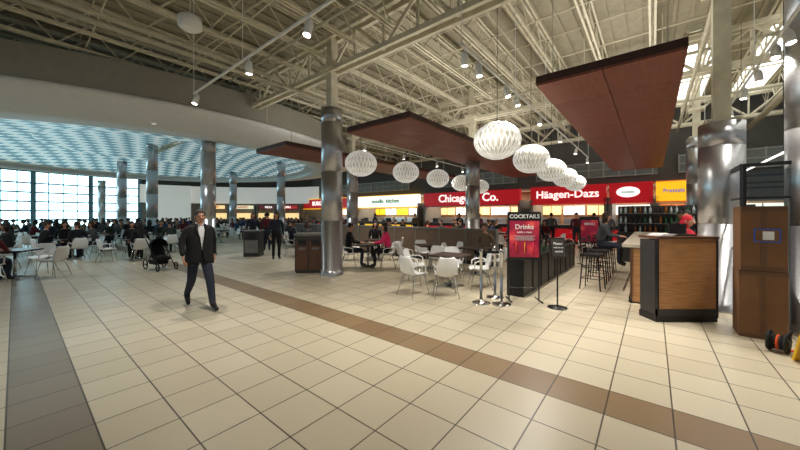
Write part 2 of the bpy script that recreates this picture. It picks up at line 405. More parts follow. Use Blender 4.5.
# ---------------------------------------------------------------- track lights
def track(p0,p1,z,spots,power,name='track_light'):
    p0=F(*p0);p1=F(*p1); mb=MB(); d=(p1-p0); 
    mb.rod((p0.x,p0.y,z),(p1.x,p1.y,z),0.022,WHITE,4)
    L=d.length; n=int(L/2.4)+1
    for i in range(n+1):
        q=p0+d*(i/n); mb.rod((q.x,q.y,z),(q.x,q.y,6.2),0.007,WHITE)
    lights=[]
    for t in spots:
        q=p0+d.normalized()*t
        tilt=Vector((random.uniform(-.25,.25),random.uniform(-.25,.25),-1)).normalized()
        h=Vector((q.x,q.y,z-0.1)); e=h+tilt*0.17
        mb.rod((q.x,q.y,z),h,0.012,WHITE); mb.tube([h-tilt*0.03,h+tilt*0.02,e],[0.03,0.052,0.055],12,WHITE)
        mb.tube([e,e+tilt*0.006],[0.047,0.047],12,LAMPE)
        lights.append((e+tilt*0.03,tilt))
    o=mb.obj(name)
    for e,tl in lights:
        l=bpy.data.lights.new('spot','SPOT'); l.energy=power; l.spot_size=rad(115); l.spot_blend=0.8; l.color=(1,0.95,0.86); l.shadow_soft_size=0.06
        lo=bpy.data.objects.new('spot',l); COL.objects.link(lo); lo.parent=o; lo.location=e; lo.rotation_euler=tl.to_track_quat('-Z','Y').to_euler()
track((-7.5,2.37),(-0.8,2.37),4.2,[0.2,2.45,4.1],215)
track((-2.22,4.2),(-2.22,16),4.2,[0.1,0.6,1.8,2.4,4.2,6.5,9,11.5],225)
track((1.4,6.0),(1.4,15),4.2,[0.5,1.0,2.0,3.0,4.5,7],175)
track((-7.9,7),(-7.9,17),4.2,[0.8,3,5.5,8],340)  # this track and the next are additions, placed for more light
track((4.5,4.5),(4.5,15),4.4,[1,4,7,10],220)
mb=MB(); mb.lathe([(0,0),(0.14,0),(0.19,0.04),(0.19,0.2),(0.1,0.26),(0,0.26)],24,(0,0,0),WHITE); mb.rod((0,0,0.25),(0,0,1.1),0.012,CREAM); mb.obj('pendant_speaker',(-3.85,5.72,5.05))
# ---------------------------------------------------------------- chair / table
def chair_mesh():
    mb=MB(); prof=[(-0.22,0.425,0.20),(-0.19,0.45,0.215),(-0.05,0.44,0.225),(0.08,0.435,0.225),(0.16,0.455,0.22),(0.205,0.52,0.215),(0.23,0.62,0.215),(0.25,0.72,0.2),(0.262,0.79,0.17),(0.265,0.815,0.13)]
    n=8; vs=[];fs=[]
    for side in (0,1):
        for (y,z,w) in prof:
            for i in range(n+1):
                t=-1+2*i/n; up=0.035*t*t; fw=-0.05*t*t if z>0.5 else 0
                off=0.014*side
                vs.append((w*t,y+fw+(off if z>0.5 else 0),z+(up if z<=0.5 else up*0.3)-(off if z<=0.5 else 0)))
    P=len(prof);S=P*(n+1)
    for k in range(P-1):
        for i in range(n):
            a=k*(n+1)+i; fs.append((a,a+1,a+n+2,a+n+1)); fs.append((a+S,a+n+1+S,a+n+2+S,a+1+S))
    for k in range(P-1):
        for i in (0,n):
            a=k*(n+1)+i; fs.append((a,a+n+1,a+n+1+S,a+S))
    for k in (0,P-1):
        for i in range(n):
            a=k*(n+1)+i; fs.append((a,a+1,a+1+S,a+S))
    mb.add(vs,fs,CHW,True)
    for sx in(-1,1):
        mb.tube([(sx*0.24,-0.23,0),(sx*0.17,-0.15,0.43)],0.011,6,CHROME)
        mb.tube([(sx*0.24,0.24,0),(sx*0.16,0.12,0.43)],0.011,6,CHROME)
        mb.rod((sx*0.17,-0.15,0.42),(sx*0.16,0.12,0.42),0.011,CHROME)
        mb.tube([(sx*0.2,0.2,0.6),(sx*0.245,0.1,0.645),(sx*0.25,-0.06,0.64),(sx*0.235,-0.14,0.6),(sx*0.21,-0.15,0.46)],0.013,5,CHW)
    mb.rod((-0.17,-0.15,0.42),(0.17,-0.15,0.42),0.01,CHROME); mb.rod((-0.16,0.12,0.42),(0.16,0.12,0.42),0.01,CHROME)
    return mb.mesh('dining_chair')
CH=chair_mesh()
TT=M('table_top',(70,56,48),0.35)
def table_mesh():
    mb=MB(); mb.box((0,0,0.735),(0.74,0.74,0.03),TT); mb.box((0,0,0.712),(0.7,0.7,0.016),BLACK)
    mb.rod((0,0,0.03),(0,0,0.71),0.035,CHROME,12,True)
    for k in range(4):
        t=k*math.pi/2+math.pi/4; mb.tube([(0,0,0.05),(0.33*math.cos(t),0.33*math.sin(t),0.02)],[0.035,0.018],6,CHROME)
        mb.rod((0,0,0.66),(0.3*math.cos(t),0.3*math.sin(t),0.7),0.012,BLACK)
    return mb.mesh('dining_table')
TB=table_mesh()
# ---------------------------------------------------------------- people
def skin_geo(J,E,root,lv):
    names=list(J); me=bpy.data.meshes.new('sk'); me.from_pydata([J[n][0] for n in names],[(names.index(a),names.index(b)) for a,b,_ in E],[])
    o=bpy.data.objects.new('sk',me); COL.objects.link(o)
    md=o.modifiers.new('s','SKIN')
    for i,n in enumerate(names):
        r=J[n][1]; r=r if isinstance(r,tuple) else (r,r)
        sv=me.skin_vertices[0].data[i]; sv.radius=r; sv.use_root=(n==root)
    ss=o.modifiers.new('b','SUBSURF'); ss.levels=lv; ss.render_levels=lv
    dg=bpy.context.evaluated_depsgraph_get(); r=bpy.data.meshes.new_from_object(o.evaluated_get(dg))
    bpy.data.objects.remove(o); bpy.data.meshes.remove(me); return r
def segd(p,a,b):
    d=b-a; t=max(0,min(1,(p-a).dot(d)/max(d.length_squared,1e-9))); return (p-(a+d*t)).length
def add_head(mb,c,hair,skin,style,yaw=0,detail=1,hood=None,glasses=False):
    mt=Matrix.Translation(Vector(c))@Matrix.Rotation(yaw,4,'Z')
    def shp(p):
        q=p.copy()
        if q.z<0: k=1+q.z*0.32; q.x*=k; q.y=q.y*(1+q.z*0.18)-0.10*(-q.z)
        return q
    mb.ell((0,0,0),(0.076,0.094,0.118),skin,18 if detail else 12,14 if detail else 9,mt,shp)
    mb.tube([(0,-0.086,0.018),(0,-0.103,-0.014),(0,-0.108,-0.028),(0,-0.09,-0.04)],[0.008,0.013,0.016,0.012],8,skin,True,True,mt)
    for s in(-1,1):
        mb.ell((s*0.031,-0.083,0.012),(0.014,0.009,0.008),EYEW,8,6,mt); mb.ell((s*0.031,-0.090,0.012),(0.006,0.004,0.006),EYEB,6,5,mt)
        mb.tube([(s*0.016,-0.092,0.03),(s*0.034,-0.09,0.035),(s*0.05,-0.078,0.03)],0.004,4,hair,True,True,mt)
        mb.ell((s*0.078,0.008,-0.005),(0.01,0.02,0.03),skin,8,6,mt)
        if glasses:
            mb.tube([(s*0.032+0.02*math.cos(t*0.785),-0.099,0.012+0.015*math.sin(t*0.785)) for t in range(9)],0.003,4,BLACK,False,True,mt)
            mb.rod((s*0.052,-0.099,0.014),(s*0.08,0.0,0.014),0.0025,BLACK,4,mt=mt)
    mb.tube([(-0.022,-0.088,-0.062),(0,-0.097,-0.06),(0.022,-0.088,-0.062)],[0.004,0.007,0.004],6,LIP,True,True,mt)
    hm=hair if hood is None else hood
    mb.ell((0,0.012,0.034),(0.084,0.097,0.102),hm,14,10,mt)
    if style=='long':
        mb.ell((0,0.055,-0.08),(0.088,0.055,0.16),hm,12,8,mt)
        for s in(-1,1): mb.tube([(s*0.075,0,0.05),(s*0.086,0.0,-0.05),(s*0.08,0.01,-0.16)],[0.02,0.024,0.012],7,hm,True,True,mt)
    if style=='bun': mb.ell((0,0.09,0.1),(0.045,0.045,0.04),hm,10,7,mt)
    if hood: mb.ell((0,0.05,-0.06),(0.1,0.085,0.13),hm,12,8,mt)
def add_hand(mb,wrist,dirv,palmn,side,skin,s=1.0,curl=0.5):
    d=Vector(dirv).normalized(); n=Vector(palmn); n=(n-d*n.dot(d)).normalized(); t=d.cross(n)*side; w=Vector(wrist)
    vs=[];fs=[]; rings=[(-0.012,0.024,0.018),(0.03,0.034,0.016),(0.07,0.041,0.014),(0.092,0.038,0.011)]
    k=10
    for (l,a,b) in rings:
        for i in range(k):
            q=2*math.pi*i/k; vs.append(w+d*l*s+t*math.cos(q)*a*s+n*math.sin(q)*b*s)
    for r in range(len(rings)-1):
        for i in range(k): fs.append((r*k+i,r*k+(i+1)%k,(r+1)*k+(i+1)%k,(r+1)*k+i))
    fs.append(tuple(range(k))); fs.append(tuple(range(len(vs)-k,len(vs))))
    mb.add(vs,fs,skin,True)
    for i,(o,L) in enumerate(((0.029,0.072),(0.010,0.080),(-0.010,0.074),(-0.028,0.058))):
        p=w+d*0.085*s+t*o*s; pts=[p]; ang=0
        for j,fr in enumerate((0.45,0.32,0.23)):
            ang+=curl*(0.6+0.1*i); dd=d*math.cos(ang)+n*math.sin(ang); p=p+dd*L*fr*s; pts.append(p)
        mb.tube(pts,[0.0095*s,0.009*s,0.008*s,0.006*s],7,skin)
    p=w+d*0.022*s+t*0.03*s
    mb.tube([p,p+(t*0.8+d*0.6+n*0.2)*0.032*s,p+(t*0.9+d*1.5+n*0.5)*0.038*s,p+(t*0.75+d*2.1+n*0.8)*0.04*s],[0.013*s,0.012*s,0.0105*s,0.008*s],7,skin)
def person(name,J,E,mats,head,hair,skin,style='short',yaw=0,lv=1,detail=0,coat=None,hood=None,hands=None,glasses=False,sc=1.0):
    g=skin_geo(J,E,'pelvis',lv); mb=MB()
    segs=[(Vector(J[a][0]),Vector(J[b][0]),mats[m]) for a,b,m in E]
    rr={n:(J[n][1] if not isinstance(J[n][1],tuple) else sum(J[n][1])/2) for n in J}
    sr=[(rr[a]+rr[b])/2 for a,b,_ in E]
    groups={}
    vs=[v.co.copy() for v in g.vertices]
    for p in g.polygons:
        c=p.center; best=min(range(len(segs)),key=lambda i:segd(c,segs[i][0],segs[i][1])-sr[i]*0.6)
        groups.setdefault(segs[best][2],[]).append(list(p.vertices))
    o=len(mb.v); mb.v.extend(vs)
    for m,fl in groups.items():
        k=mb.idx(m)
        for f in fl: mb.f.append([i+o for i in f]); mb.mi.append(k); mb.sm.append(True)
    bpy.data.meshes.remove(g)
    add_head(mb,head,hair,skin,style,yaw,detail,hood,glasses)
    for (w,d,n,side,curl) in (hands or []): add_hand(mb,w,d,n,side,skin,1.0,curl)
    if coat: coat(mb)
    return mb.mesh(name)
TOR=[('pelvis','belly','low'),('belly','chest','top'),('chest','upchest','top'),('upchest','neck','skin'),('neck','headb','skin'),
 ('upchest','shL','top'),('shL','elL','sleeve'),('elL','wrL','sleeve'),('upchest','shR','top'),('shR','elR','sleeve'),('elR','wrR','sleeve'),
 ('pelvis','hipL','pants'),('hipL','knL','pants'),('knL','anL','pants'),('anL','toL','shoe'),('pelvis','hipR','pants'),('hipR','knR','pants'),('knR','anR','pants'),('anR','toR','shoe')]
def seatedJ(lean=0.05,arms='table'):
    J={'pelvis':((0,0.02,0.56),(0.15,0.12)),'belly':((0,0.02,0.7),(0.145,0.12)),'chest':((0,-lean*0.5,0.92),(0.165,0.125)),'upchest':((0,-lean,1.05),(0.115,0.09)),
     'neck':((0,-lean-0.01,1.13),0.052),'headb':((0,-lean-0.02,1.19),0.05)}
    for s,n in((1,'L'),(-1,'R')):
        J['sh'+n]=((s*0.18,-lean,1.04),0.065)
        if arms=='table': J['el'+n]=((s*0.24,-lean-0.12,0.8),0.048); J['wr'+n]=((s*0.12,-lean-0.34,0.785),0.03)
        else: J['el'+n]=((s*0.23,0.02,0.78),0.048); J['wr'+n]=((s*0.14,-0.2,0.66),0.03)
        J['hip'+n]=((s*0.09,-0.03,0.54),0.1); J['kn'+n]=((s*0.12,-0.43,0.53),0.07); J['an'+n]=((s*0.12,-0.40,0.1),0.046); J['to'+n]=((s*0.13,-0.56,0.045),0.036)
    return J
def standJ(stride=0.0):
    J={'pelvis':((0,0,0.95),(0.15,0.115)),'belly':((0,0,1.08),(0.145,0.115)),'chest':((0,-0.01,1.28),(0.17,0.12)),'upchest':((0,0,1.41),(0.12,0.09)),
     'neck':((0,-0.005,1.49),0.054),'headb':((0,-0.02,1.55),0.052)}
    for s,n in((1,'L'),(-1,'R')):
        J['sh'+n]=((s*0.185,0,1.41),0.068); J['el'+n]=((s*0.245,0.03,1.13),0.05); J['wr'+n]=((s*0.24,-0.07,0.89),0.03)
        J['hip'+n]=((s*0.09,0,0.9),0.105); J['kn'+n]=((s*0.1,-0.02-s*stride*0.4,0.5),0.068); J['an'+n]=((s*0.1,0.02-s*stride,0.09),0.048); J['to'+n]=((s*0.12,-0.13-s*stride,0.04),0.038)
    return J
def mk(top,pants,skin): return {'top':top,'low':pants,'sleeve':top,'pants':pants,'skin':skin,'shoe':SHOE}
def hands_for(J):
    out=[]
    for s,n in((1,'L'),(-1,'R')):
        w=Vector(J['wr'+n][0]); e=Vector(J['el'+n][0]); d=(w-e).normalized()
        nn=Vector((-s,0,0)) if abs(d.z)>0.7 else Vector((0,0,-1))
        out.append((w,d,nn,s if abs(d.z)>0.7 else -s,0.35))
    return out
seated=[]
for i,(tp,pt,hr,sk,stl,ar) in enumerate(((CBLACK,DENIM,HAIRB,SKIN,'short','table'),(CNAVY,CBLACK,HAIRB,SKIN2,'short','table'),(CGREY,DENIM,HAIRN,SKIN,'long','table'),
     (CBLACK,CBLACK,HAIRB,SKIN,'long','lap'),(CTAN,DENIM,HAIRN,SKIN,'short','lap'),(CGREEN,CNAVY,HAIRG,SKIN,'short','table'),(CBLUE,CBLACK,HAIRB,SKIN2,'bun','table'),(CMAR,DENIM,HAIRB,SKIN,'long','table'),(CBLACK,CNAVY,HAIRN,SKIN,'bun','lap'))):
    J=seatedJ(0.03+0.03*(i%3),ar); l=-J['headb'][0][1]
    seated.append(person('seated_person',J,TOR,mk(tp,pt,sk),(0,-l-0.02,1.29),hr,sk,stl,random.uniform(-.5,.5),1,0,None,None,hands_for(J)))
J=seatedJ(0.08,'table'); pinkm=person('seated_woman',J,TOR,mk(CPINK,CBLACK,SKIN),(0,-0.12,1.29),HAIRB,SKIN,'long',0.2,1,0,None,None,hands_for(J))
redm=person('seated_person',J,TOR,mk(CRED,CBLACK,SKIN),(0,-0.12,1.28),HAIRB,SKIN,'short',0.2,1,0,None,CRED,hands_for(J))
standing=[]
for tp,pt,hr,sk,stl,st in ((CBLACK,DENIM,HAIRB,SKIN,'short',0.1),(CNAVY,CBLACK,HAIRN,SKIN,'long',0.0),(CGREY,CBLACK,HAIRB,SKIN2,'short',0.15),(CMAR,DENIM,HAIRB,SKIN,'bun',0.0),(CTAN,DENIM,HAIRN,SKIN,'short',0.05)):
    J=standJ(st); standing.append(person('standing_person',J,TOR,mk(tp,pt,sk),(0,-0.03,1.64),hr,sk,stl,random.uniform(-.4,.4),1,0,None,None,hands_for(J)))
# --- main walking man (left leg forward)
J={'pelvis':((0,0,0.93),(0.14,0.11)),'belly':((0,-0.01,1.08),(0.14,0.12)),'chest':((0,-0.01,1.27),(0.16,0.12)),'upchest':((0,0,1.41),(0.115,0.09)),
 'neck':((0,-0.015,1.485),0.056),'headb':((0,-0.03,1.54),0.055),
 'shL':((0.185,0,1.41),0.07),'elL':((0.26,0.12,1.16),0.056),'wrL':((0.27,0.10,0.92),0.038),
 'shR':((-0.185,0,1.41),0.07),'elR':((-0.28,-0.03,1.16),0.056),'wrR':((-0.29,-0.17,0.95),0.038),
 'hipR':((-0.09,0,0.88),0.105),'knR':((-0.10,0.08,0.48),0.074),'anR':((-0.10,0.38,0.19),0.054),'baR':((-0.105,0.29,0.07),0.043),'toR':((-0.11,0.22,0.036),0.033),
 'hipL':((0.09,-0.02,0.88),0.105),'knL':((0.10,-0.24,0.49),0.074),'anL':((0.10,-0.37,0.11),0.054),'baL':((0.105,-0.48,0.058),0.043),'toL':((0.11,-0.58,0.05),0.034)}
EM=[e for e in TOR if e[:2] not in(('anL','toL'),('anR','toR'))]+[('anL','baL','shoe'),('baL','toL','shoe'),('anR','baR','shoe'),('baR','toR','shoe')]
def coat(mb):
    rings=[(1.49,0.085,0.075,34),(1.45,0.15,0.1,27),(1.39,0.205,0.125,18),(1.25,0.205,0.15,8),(1.08,0.195,0.155,2.5),(0.95,0.205,0.16,3),(0.85,0.215,0.17,8),(0.78,0.22,0.175,13)]
    n=30; vs=[];fs=[]
    for off in (0,0.012):
        for k,(z,rx,ry,gp) in enumerate(rings):
            gap=rad(gp)
            for i in range(n+1):
                t=-math.pi/2+gap+(2*math.pi-2*gap)*i/n
                vs.append(((rx+off)*math.cos(t),(ry+off)*math.sin(t),z+0.012*math.sin(5*t)*(1 if k==len(rings)-1 else 0)))
    S=len(rings)*(n+1)
    for k in range(len(rings)-1):
        for i in range(n):
            a=k*(n+1)+i; fs.append((a,a+1,a+n+2,a+n+1)); fs.append((a+S,a+n+1+S,a+n+2+S,a+1+S))
        for i in (0,n): a=k*(n+1)+i; fs.append((a,a+n+1,a+n+1+S,a+S))
    for i in range(n): a=(len(rings)-1)*(n+1)+i; fs.append((a,a+1,a+1+S,a+S))
    mb.add(vs,fs,CBLACK,True)
    for s in(-1,1):
        mb.tube([(s*0.06,-0.07,1.485),(s*0.085,-0.12,1.39),(s*0.035,-0.16,1.2)],[0.018,0.03,0.012],8,CBLACK)
        mb.tube([(s*0.02,-0.085,1.465),(s*0.052,-0.05,1.495),(s*0.048,0.03,1.51)],[0.012,0.016,0.012],6,CWHITE)
mm={'top':CWHITE,'low':DENIM,'sleeve':CBLACK,'pants':DENIM,'skin':SKIN,'shoe':SHOE}
EM=[(a,b,('sleeve' if (b in('shL','shR')) else m)) for a,b,m in EM]
man=person('walking_man',J,EM,mm,(0,-0.045,1.625),HAIRG,SKIN,'short',-0.1,2,1,coat,None,
   [((0.27,0.098,0.905),(0.0,-0.08,-1),(-1,0,0),1,0.45),((-0.29,-0.18,0.935),(0.02,-0.45,-1),(1,0,0),-1,0.5)],True)
inst(man,'walking_man',(-3.6,5.6,0.0),rad(48))
# ---------------------------------------------------------------- seating
cols=[(-7.8,12.7),(-14.3,18.0),(-19.6,22.0),(-8.0,21.0),(-13.9,26.0),(-26.0,27.2),(-1.9,8.7),(3,12.9),(-2.5,16.4)]
def tset(x,y,rot,chairs,people,off=0.64):
    inst(TB,'dining_table',(x,y,0),rot)
    for k in chairs:
        t=rot+k*math.pi/2; d=off+random.uniform(0,0.1)+(0 if k in people else random.uniform(0,0.12))
        px,py=x+math.cos(t+math.pi/2)*d, y+math.sin(t+math.pi/2)*d
        r=t+(random.uniform(-.25,.25) if k not in people else 0)
        inst(CH,'dining_chair',(px,py,0),r)
        if k in people: inst(random.choice(seated),'seated_person',(px,py,0.0),r)
stands=[(-6.6,14.0,40),(-6.1,14.3,200),(-5.6,18.8,10),(-7.1,16.8,-60),(3.6,19.0,-39),(4.6,18.2,140),(8.6,15.2,-39),(9.6,14.4,150),(1.0,20.6,-39),(-1.8,22.4,120),(9.2,12.2,60),(7.9,16.3,150),(10.2,16.4,141),(12.6,14.6,141),(-10.8,25,40),(-4.6,11.6,30)]
y=9.2
while y<31:
    x=-36.0+random.random()
    while x<-4.5:
        xx=x+random.uniform(-.3,.3); yy=y+random.uniform(-.25,.25)
        if xx< -9.4+(yy-8)*0.62 and xx>-1.38*yy and math.hypot(xx-CX,yy-CY)<14.0 and all(math.hypot(xx-c[0],yy-c[1])>1.3 for c in cols) and yy>8.9 and math.hypot(xx+7.3,yy-9.6)>1.5 and all(math.hypot(xx-c[0],yy-c[1])>1.2 for c in stands) and math.hypot(xx+5.9,yy-12.6)>1.3 and math.hypot(xx+10.0,yy-8.1)>1.8:
            ks=[0,1,2,3] if random.random()<0.7 else [0,2]
            pp=[k for k in ks if random.random()<0.62]
            tset(xx,yy,random.choice([0,ANG,ANG+0.2,0.4]),ks,pp)
        x+=2.5
    y+=2.3
tset(-10.0,8.1,0.3,[0,1,2,3],[1,2],0.7)
inst(TB,'dining_table',(1.15,7.15,0),ANG+0.1)
for (x,y,r) in ((0.27,6.45,rad(130)),(0.93,6.32,rad(178)),(1.8,7.05,rad(-95)),(1.35,7.95,rad(0)),(0.35,7.55,rad(70))):
    inst(CH,'dining_chair',(x,y,0),r)
inst(TB,'dining_table',(-1.0,9.75,0),0.1)
inst(CH,'dining_chair',(-0.38,9.75,0),rad(-85)); inst(pinkm,'seated_woman',(-0.38,9.75,0),rad(-85))
inst(CH,'dining_chair',(-1.62,9.85,0),rad(95)); inst(seated[0],'seated_person',(-1.62,9.85,0),rad(95))
for (x,y,r,c,p) in ((0.9,9.5,0.2,[0,1,2,3],[]),(2.1,8.7,ANG,[0,1,3],[0]),(-0.9,11.5,0.1,[0,1,3],[0]),(5.0,11.8,ANG,[0,2,3],[0,2]),(-3.8,12.9,0.2,[0,1,2,3],[1,2]),
   (-0.1,14.8,0.2,[0,1,2,3],[0,1]),(1.6,14.6,ANG,[0,2],[0,2]),(4.8,13.9,ANG,[0,1,2,3],[1,0]),(-3.8,18.2,0.1,[0,1,2,3],[0,2,3]),(-0.2,17.2,ANG,[0,1,2,3],[0,1,2]),
   (2.7,16.8,ANG,[0,1,2,3],[0,3]),(7.5,12.4,ANG,[0,1,2,3],[0,2]),(6.6,14.6,ANG,[0,1,2,3],[0,1]),(-2.0,20.0,ANG,[0,1,2,3],[0,1]),(-6.0,21.0,0,[0,1,2,3],[0,2]),(-4.4,23.4,0,[0,1,2,3],[0,1,2]),(5.2,16.2,0,[0,1],[0,1])):
    tset(x,y,r,c,p)
for (x,y,r) in stands:
    inst(random.choice(standing),'standing_person',(x,y,0),rad(r))
# ---------------------------------------------------------------- low partitions
def part(p,q,h,t,m,capm,name):
    mb=MB(); p=Vector(p);q=Vector(q); c=(p+q)/2; L=(q-p).length; r=math.atan2(q.y-p.y,q.x-p.x)
    mb.box((0,0,h/2),(L,t,h),m); mb.box((0,0,h+0.02),(L+0.04,t+0.05,0.05),capm)
    n=int(L/1.0)
    for i in range(n+1): mb.box((-L/2+L*i/n,0,h/2),(0.05,t+0.03,h),capm)
    mb.box((0,0,0.06),(L,t+0.02,0.12),BLACK)
    mb.obj(name,(c.x,c.y,0),r)
part((3.1,10.0,0),(-2.6,14.6,0),1.15,0.16,M('booth_back',(112,92,76),0.6),GREY,'booth_partition')
part((-3.3,15.2,0),(-7.2,18.4,0),1.15,0.16,DGREY,GREY,'booth_partition')
p=Vector((2.35,6.35,0)); q=p+Vector((0.629,0.777,0))*5.2
mb=MB(); L=5.2
mb.box((0,0,0.36),(L,0.3,0.72),DARK); mb.box((0,0,0.73),(L+0.05,0.36,0.04),BLACK)
for i in range(9): mb.box((-L/2+L*i/8,-0.0,0.36),(0.03,0.34,0.72),BLACK)
for i in range(420):
    x=random.uniform(-L/2+0.05,L/2-0.05); yy=random.uniform(-0.12,0.12); h=random.uniform(0.05,0.16); t=random.uniform(0,6.28); dx,dy=0.04*math.cos(t),0.04*math.sin(t)
    mb.add([(x,yy,0.74),(x+dx-dy*.4,yy+dy+dx*.4,0.74+h*.6),(x+dx*1.6,yy+dy*1.6,0.74+h),(x+dx+dy*.4,yy+dy-dx*.4,0.74+h*.6)],[(0,1,2,3)],LEAF)
c=(p+q)/2; mb.obj('planter_partition',(c.x,c.y,0),math.atan2(.777,.629))
# ---------------------------------------------------------------- litter station
mb=MB(); mb.box((0,0,0.55),(0.78,0.55,1.02),M('litter_body',(58,54,52),0.45)); mb.box((0,0,1.09),(0.84,0.6,0.06),GREY); mb.box((0,0,0.03),(0.74,0.5,0.06),BLACK)
for s in(-1,1):
    mb.box((s*0.19,-0.281,0.5),(0.34,0.02,0.82),WOODD); mb.box((s*0.19,-0.285,0.86),(0.24,0.03,0.14),BLACK); mb.box((s*0.19,-0.297,0.7),(0.2,0.01,0.06),GREY)
mb.obj('litter_bin_station',(-2.62,9.15,0),0.1)
mb=MB(); mb.box((0,0,0.5),(0.6,0.55,1.0),DARK); mb.box((0,0,1.02),(0.66,0.6,0.04),GREY); mb.box((0,-0.28,0.8),(0.3,0.02,0.2),BLACK); mb.box((0,-0.28,0.4),(0.5,0.02,0.5),GREY); mb.obj('litter_bin_station',(-5.9,12.6,0),0.1)
# ---------------------------------------------------------------- signs
def poster_mat():
    m=bpy.data.materials.new('poster_print'); m.use_nodes=True; nt=m.node_tree; b=nt.nodes['Principled BSDF']; N=nt.nodes.new; L=nt.links.new
    tc=N('ShaderNodeTexCoord'); v=N('ShaderNodeTexVoronoi'); v.inputs['Scale'].default_value=4; L(tc.outputs['Object'],v.inputs['Vector'])
    r=N('ShaderNodeValToRGB'); e=r.color_ramp.elements; e[0].color=lin((225,120,90)); e[1].color=lin((150,28,60)); e[0].position=.1; e[1].position=.6
    x=e.new(0.3); x.color=lin((205,56,72)); L(v.outputs['Distance'],r.inputs['Fac']); L(r.outputs['Color'],b.inputs['Base Color']); L(r.outputs['Color'],b.inputs['Emission Color']); b.inputs['Emission Strength'].default_value=0.12
    b.inputs['Roughness'].default_value=.35; return m
PM=poster_mat()
mb=MB()
mb.box((0,0,1.25),(0.62,0.04,0.92),BLACK); mb.box((0,-0.024,1.19),(0.55,0.012,0.7),PM); mb.box((0,-0.026,1.62),(0.62,0.02,0.14),BLACK)
text_into(mb,'COCKTAILS',0.105,(0,-0.04,1.62),PAPER,ext=0.004); text_into(mb,'Drinks',0.13,(0,-0.035,1.42),PAPER,ext=0.003); text_into(mb,'with a view',0.06,(0,-0.035,1.32),PAPER,ext=0.003)
for i in range(3): mb.tube([(-0.16+i*0.16,-0.034,0.9),(-0.16+i*0.16,-0.034,1.0),(-0.16+i*0.16,-0.034,1.12)],[0.02,0.03,0.05],8,(ORANGE,YELLOW,CPINK)[i],flat=0.1)
for i in range(5): mb.box((0.0,-0.034,1.25-i*0.02),(0.4-0.05*(i%3),0.004,0.006),PAPER)
for s in(-1,1): mb.rod((s*0.28,0,0.02),(s*0.28,0,0.85),0.013,BLACK,8); mb.rod((s*0.28,-0.2,0.015),(s*0.28,0.2,0.015),0.014,BLACK,6)
mb.rod((-0.28,0,0.25),(0.28,0,0.25),0.01,BLACK,6)
mb.obj('cocktail_menu_sign',(2.39,6.02,0),-0.08)
mb=MB(); mb.box((0,0,1.15),(0.62,0.04,0.9),BLACK); mb.box((0,-0.024,1.12),(0.54,0.012,0.72),PM); text_into(mb,'MENU',0.12,(0,-0.035,1.35),PAPER,ext=0.004)
for s in(-1,1): mb.rod((s*0.28,0,0.02),(s*0.28,0,0.85),0.013,BLACK,8); mb.rod((s*0.28,-0.2,0.015),(s*0.28,0.2,0.015),0.014,BLACK,6)
mb.obj('poster_stand',(6.3,10.4,0),-0.1)
mb=MB(); mb.lathe([(0,0),(0.16,0),(0.16,0.012),(0.02,0.03),(0,0.03)],24,(0,0,0),BLACK); mb.rod((0,0,0.02),(0,0,1.05),0.013,BLACK,8)
tm=Matrix.Translation((0,-0.02,1.07))@Matrix.Rotation(rad(-18),4,'X'); mb.box((0,0,0),(0.26,0.02,0.36),BLACK,mt=tm); mb.box((0,-0.012,0),(0.22,0.006,0.31),M('sign_face_dark',(60,56,54),0.4),mt=tm)
text_into(mb,'Please',0.06,(0,-0.02,0.07),PAPER,mt=tm,ext=0.002); text_into(mb,'wait to be',0.04,(0,-0.02,0.0),PAPER,mt=tm,ext=0.002); text_into(mb,'seated',0.05,(0,-0.02,-0.07),PAPER,mt=tm,ext=0.002)
mb.obj('wait_to_be_seated_sign',(2.8,5.55,0),-0.1)
mb=MB(); mb.lathe([(0,0),(0.17,0),(0.17,0.015),(0.05,0.04),(0.026,0.06),(0.026,0.93),(0.032,0.94),(0.032,1.0),(0,1.02)],24,(0,0,0),CHROME); sm=mb.mesh('queue_stanchion')
for x,y in ((1.52,5.85),(1.87,5.75),(1.9,6.25)): inst(sm,'queue_stanchion',(x,y,0))
mb=MB(); mb.box((0,0,0),(0.28,0.004,0.05),BLACK); mb.obj('queue_belt',(1.695,5.8,0.96),-0.28)
# ---------------------------------------------------------------- host stand and bar
mb=MB(); w=0.93
mb.box((0,0.17,0.66),(w,0.30,1.2),DARK); mb.box((0,0.16,0.05),(w+0.02,0.34,0.1),BLACK)
mb.box((0.01,0.0,0.70),(w-0.03,0.045,1.16),WOOD); mb.box((0,0.15,1.30),(w+0.02,0.38,0.04),WOODD)
for x in (-w/2+0.01,w/2-0.01): mb.box((x,-0.01,0.68),(0.02,0.05,1.22),BLACK)
mb.box((0,-0.012,0.15),(w,0.05,0.1),DARK)
mb.box((0.1,0.2,1.33),(0.3,0.22,0.03),BLACK); mb.box((0.1,0.27,1.42),(0.28,0.03,0.18),BLACK)
for i in range(4): mb.box((-0.28+0.02*i,0.16,1.325+0.008*i),(0.2,0.26,0.006),PAPER)
mb.obj('host_stand',(4.42,4.82,0),0.0)
mb=MB(); L=5.6
mb.box((0,0.35,0.53),(L,0.6,1.0),WOOD); mb.box((0,0.3,1.07),(L+0.05,0.8,0.06),M('bar_top_stone',(190,178,160),0.25)); mb.box((0,0.03,0.06),(L,0.05,0.12),BLACK)
for i in range(7): mb.box((-L/2+L*i/6,0.04,0.55),(0.04,0.03,0.96),WOODD)
mb.rod((-L/2,-0.08,0.2),(L/2,-0.08,0.2),0.02,CHROME,8)
c=Vector((4.32,5.9,0))+Vector((.629,.777,0))*2.8
mb.obj('bar_counter',(c.x,c.y,0),math.atan2(-.777,-.629))
mb=MB()
for sx in(-1,1):
    for sy in(-1,1): mb.rod((sx*0.2,sy*0.2,0),(sx*0.15,sy*0.15,0.74),0.014,BLACK,6)
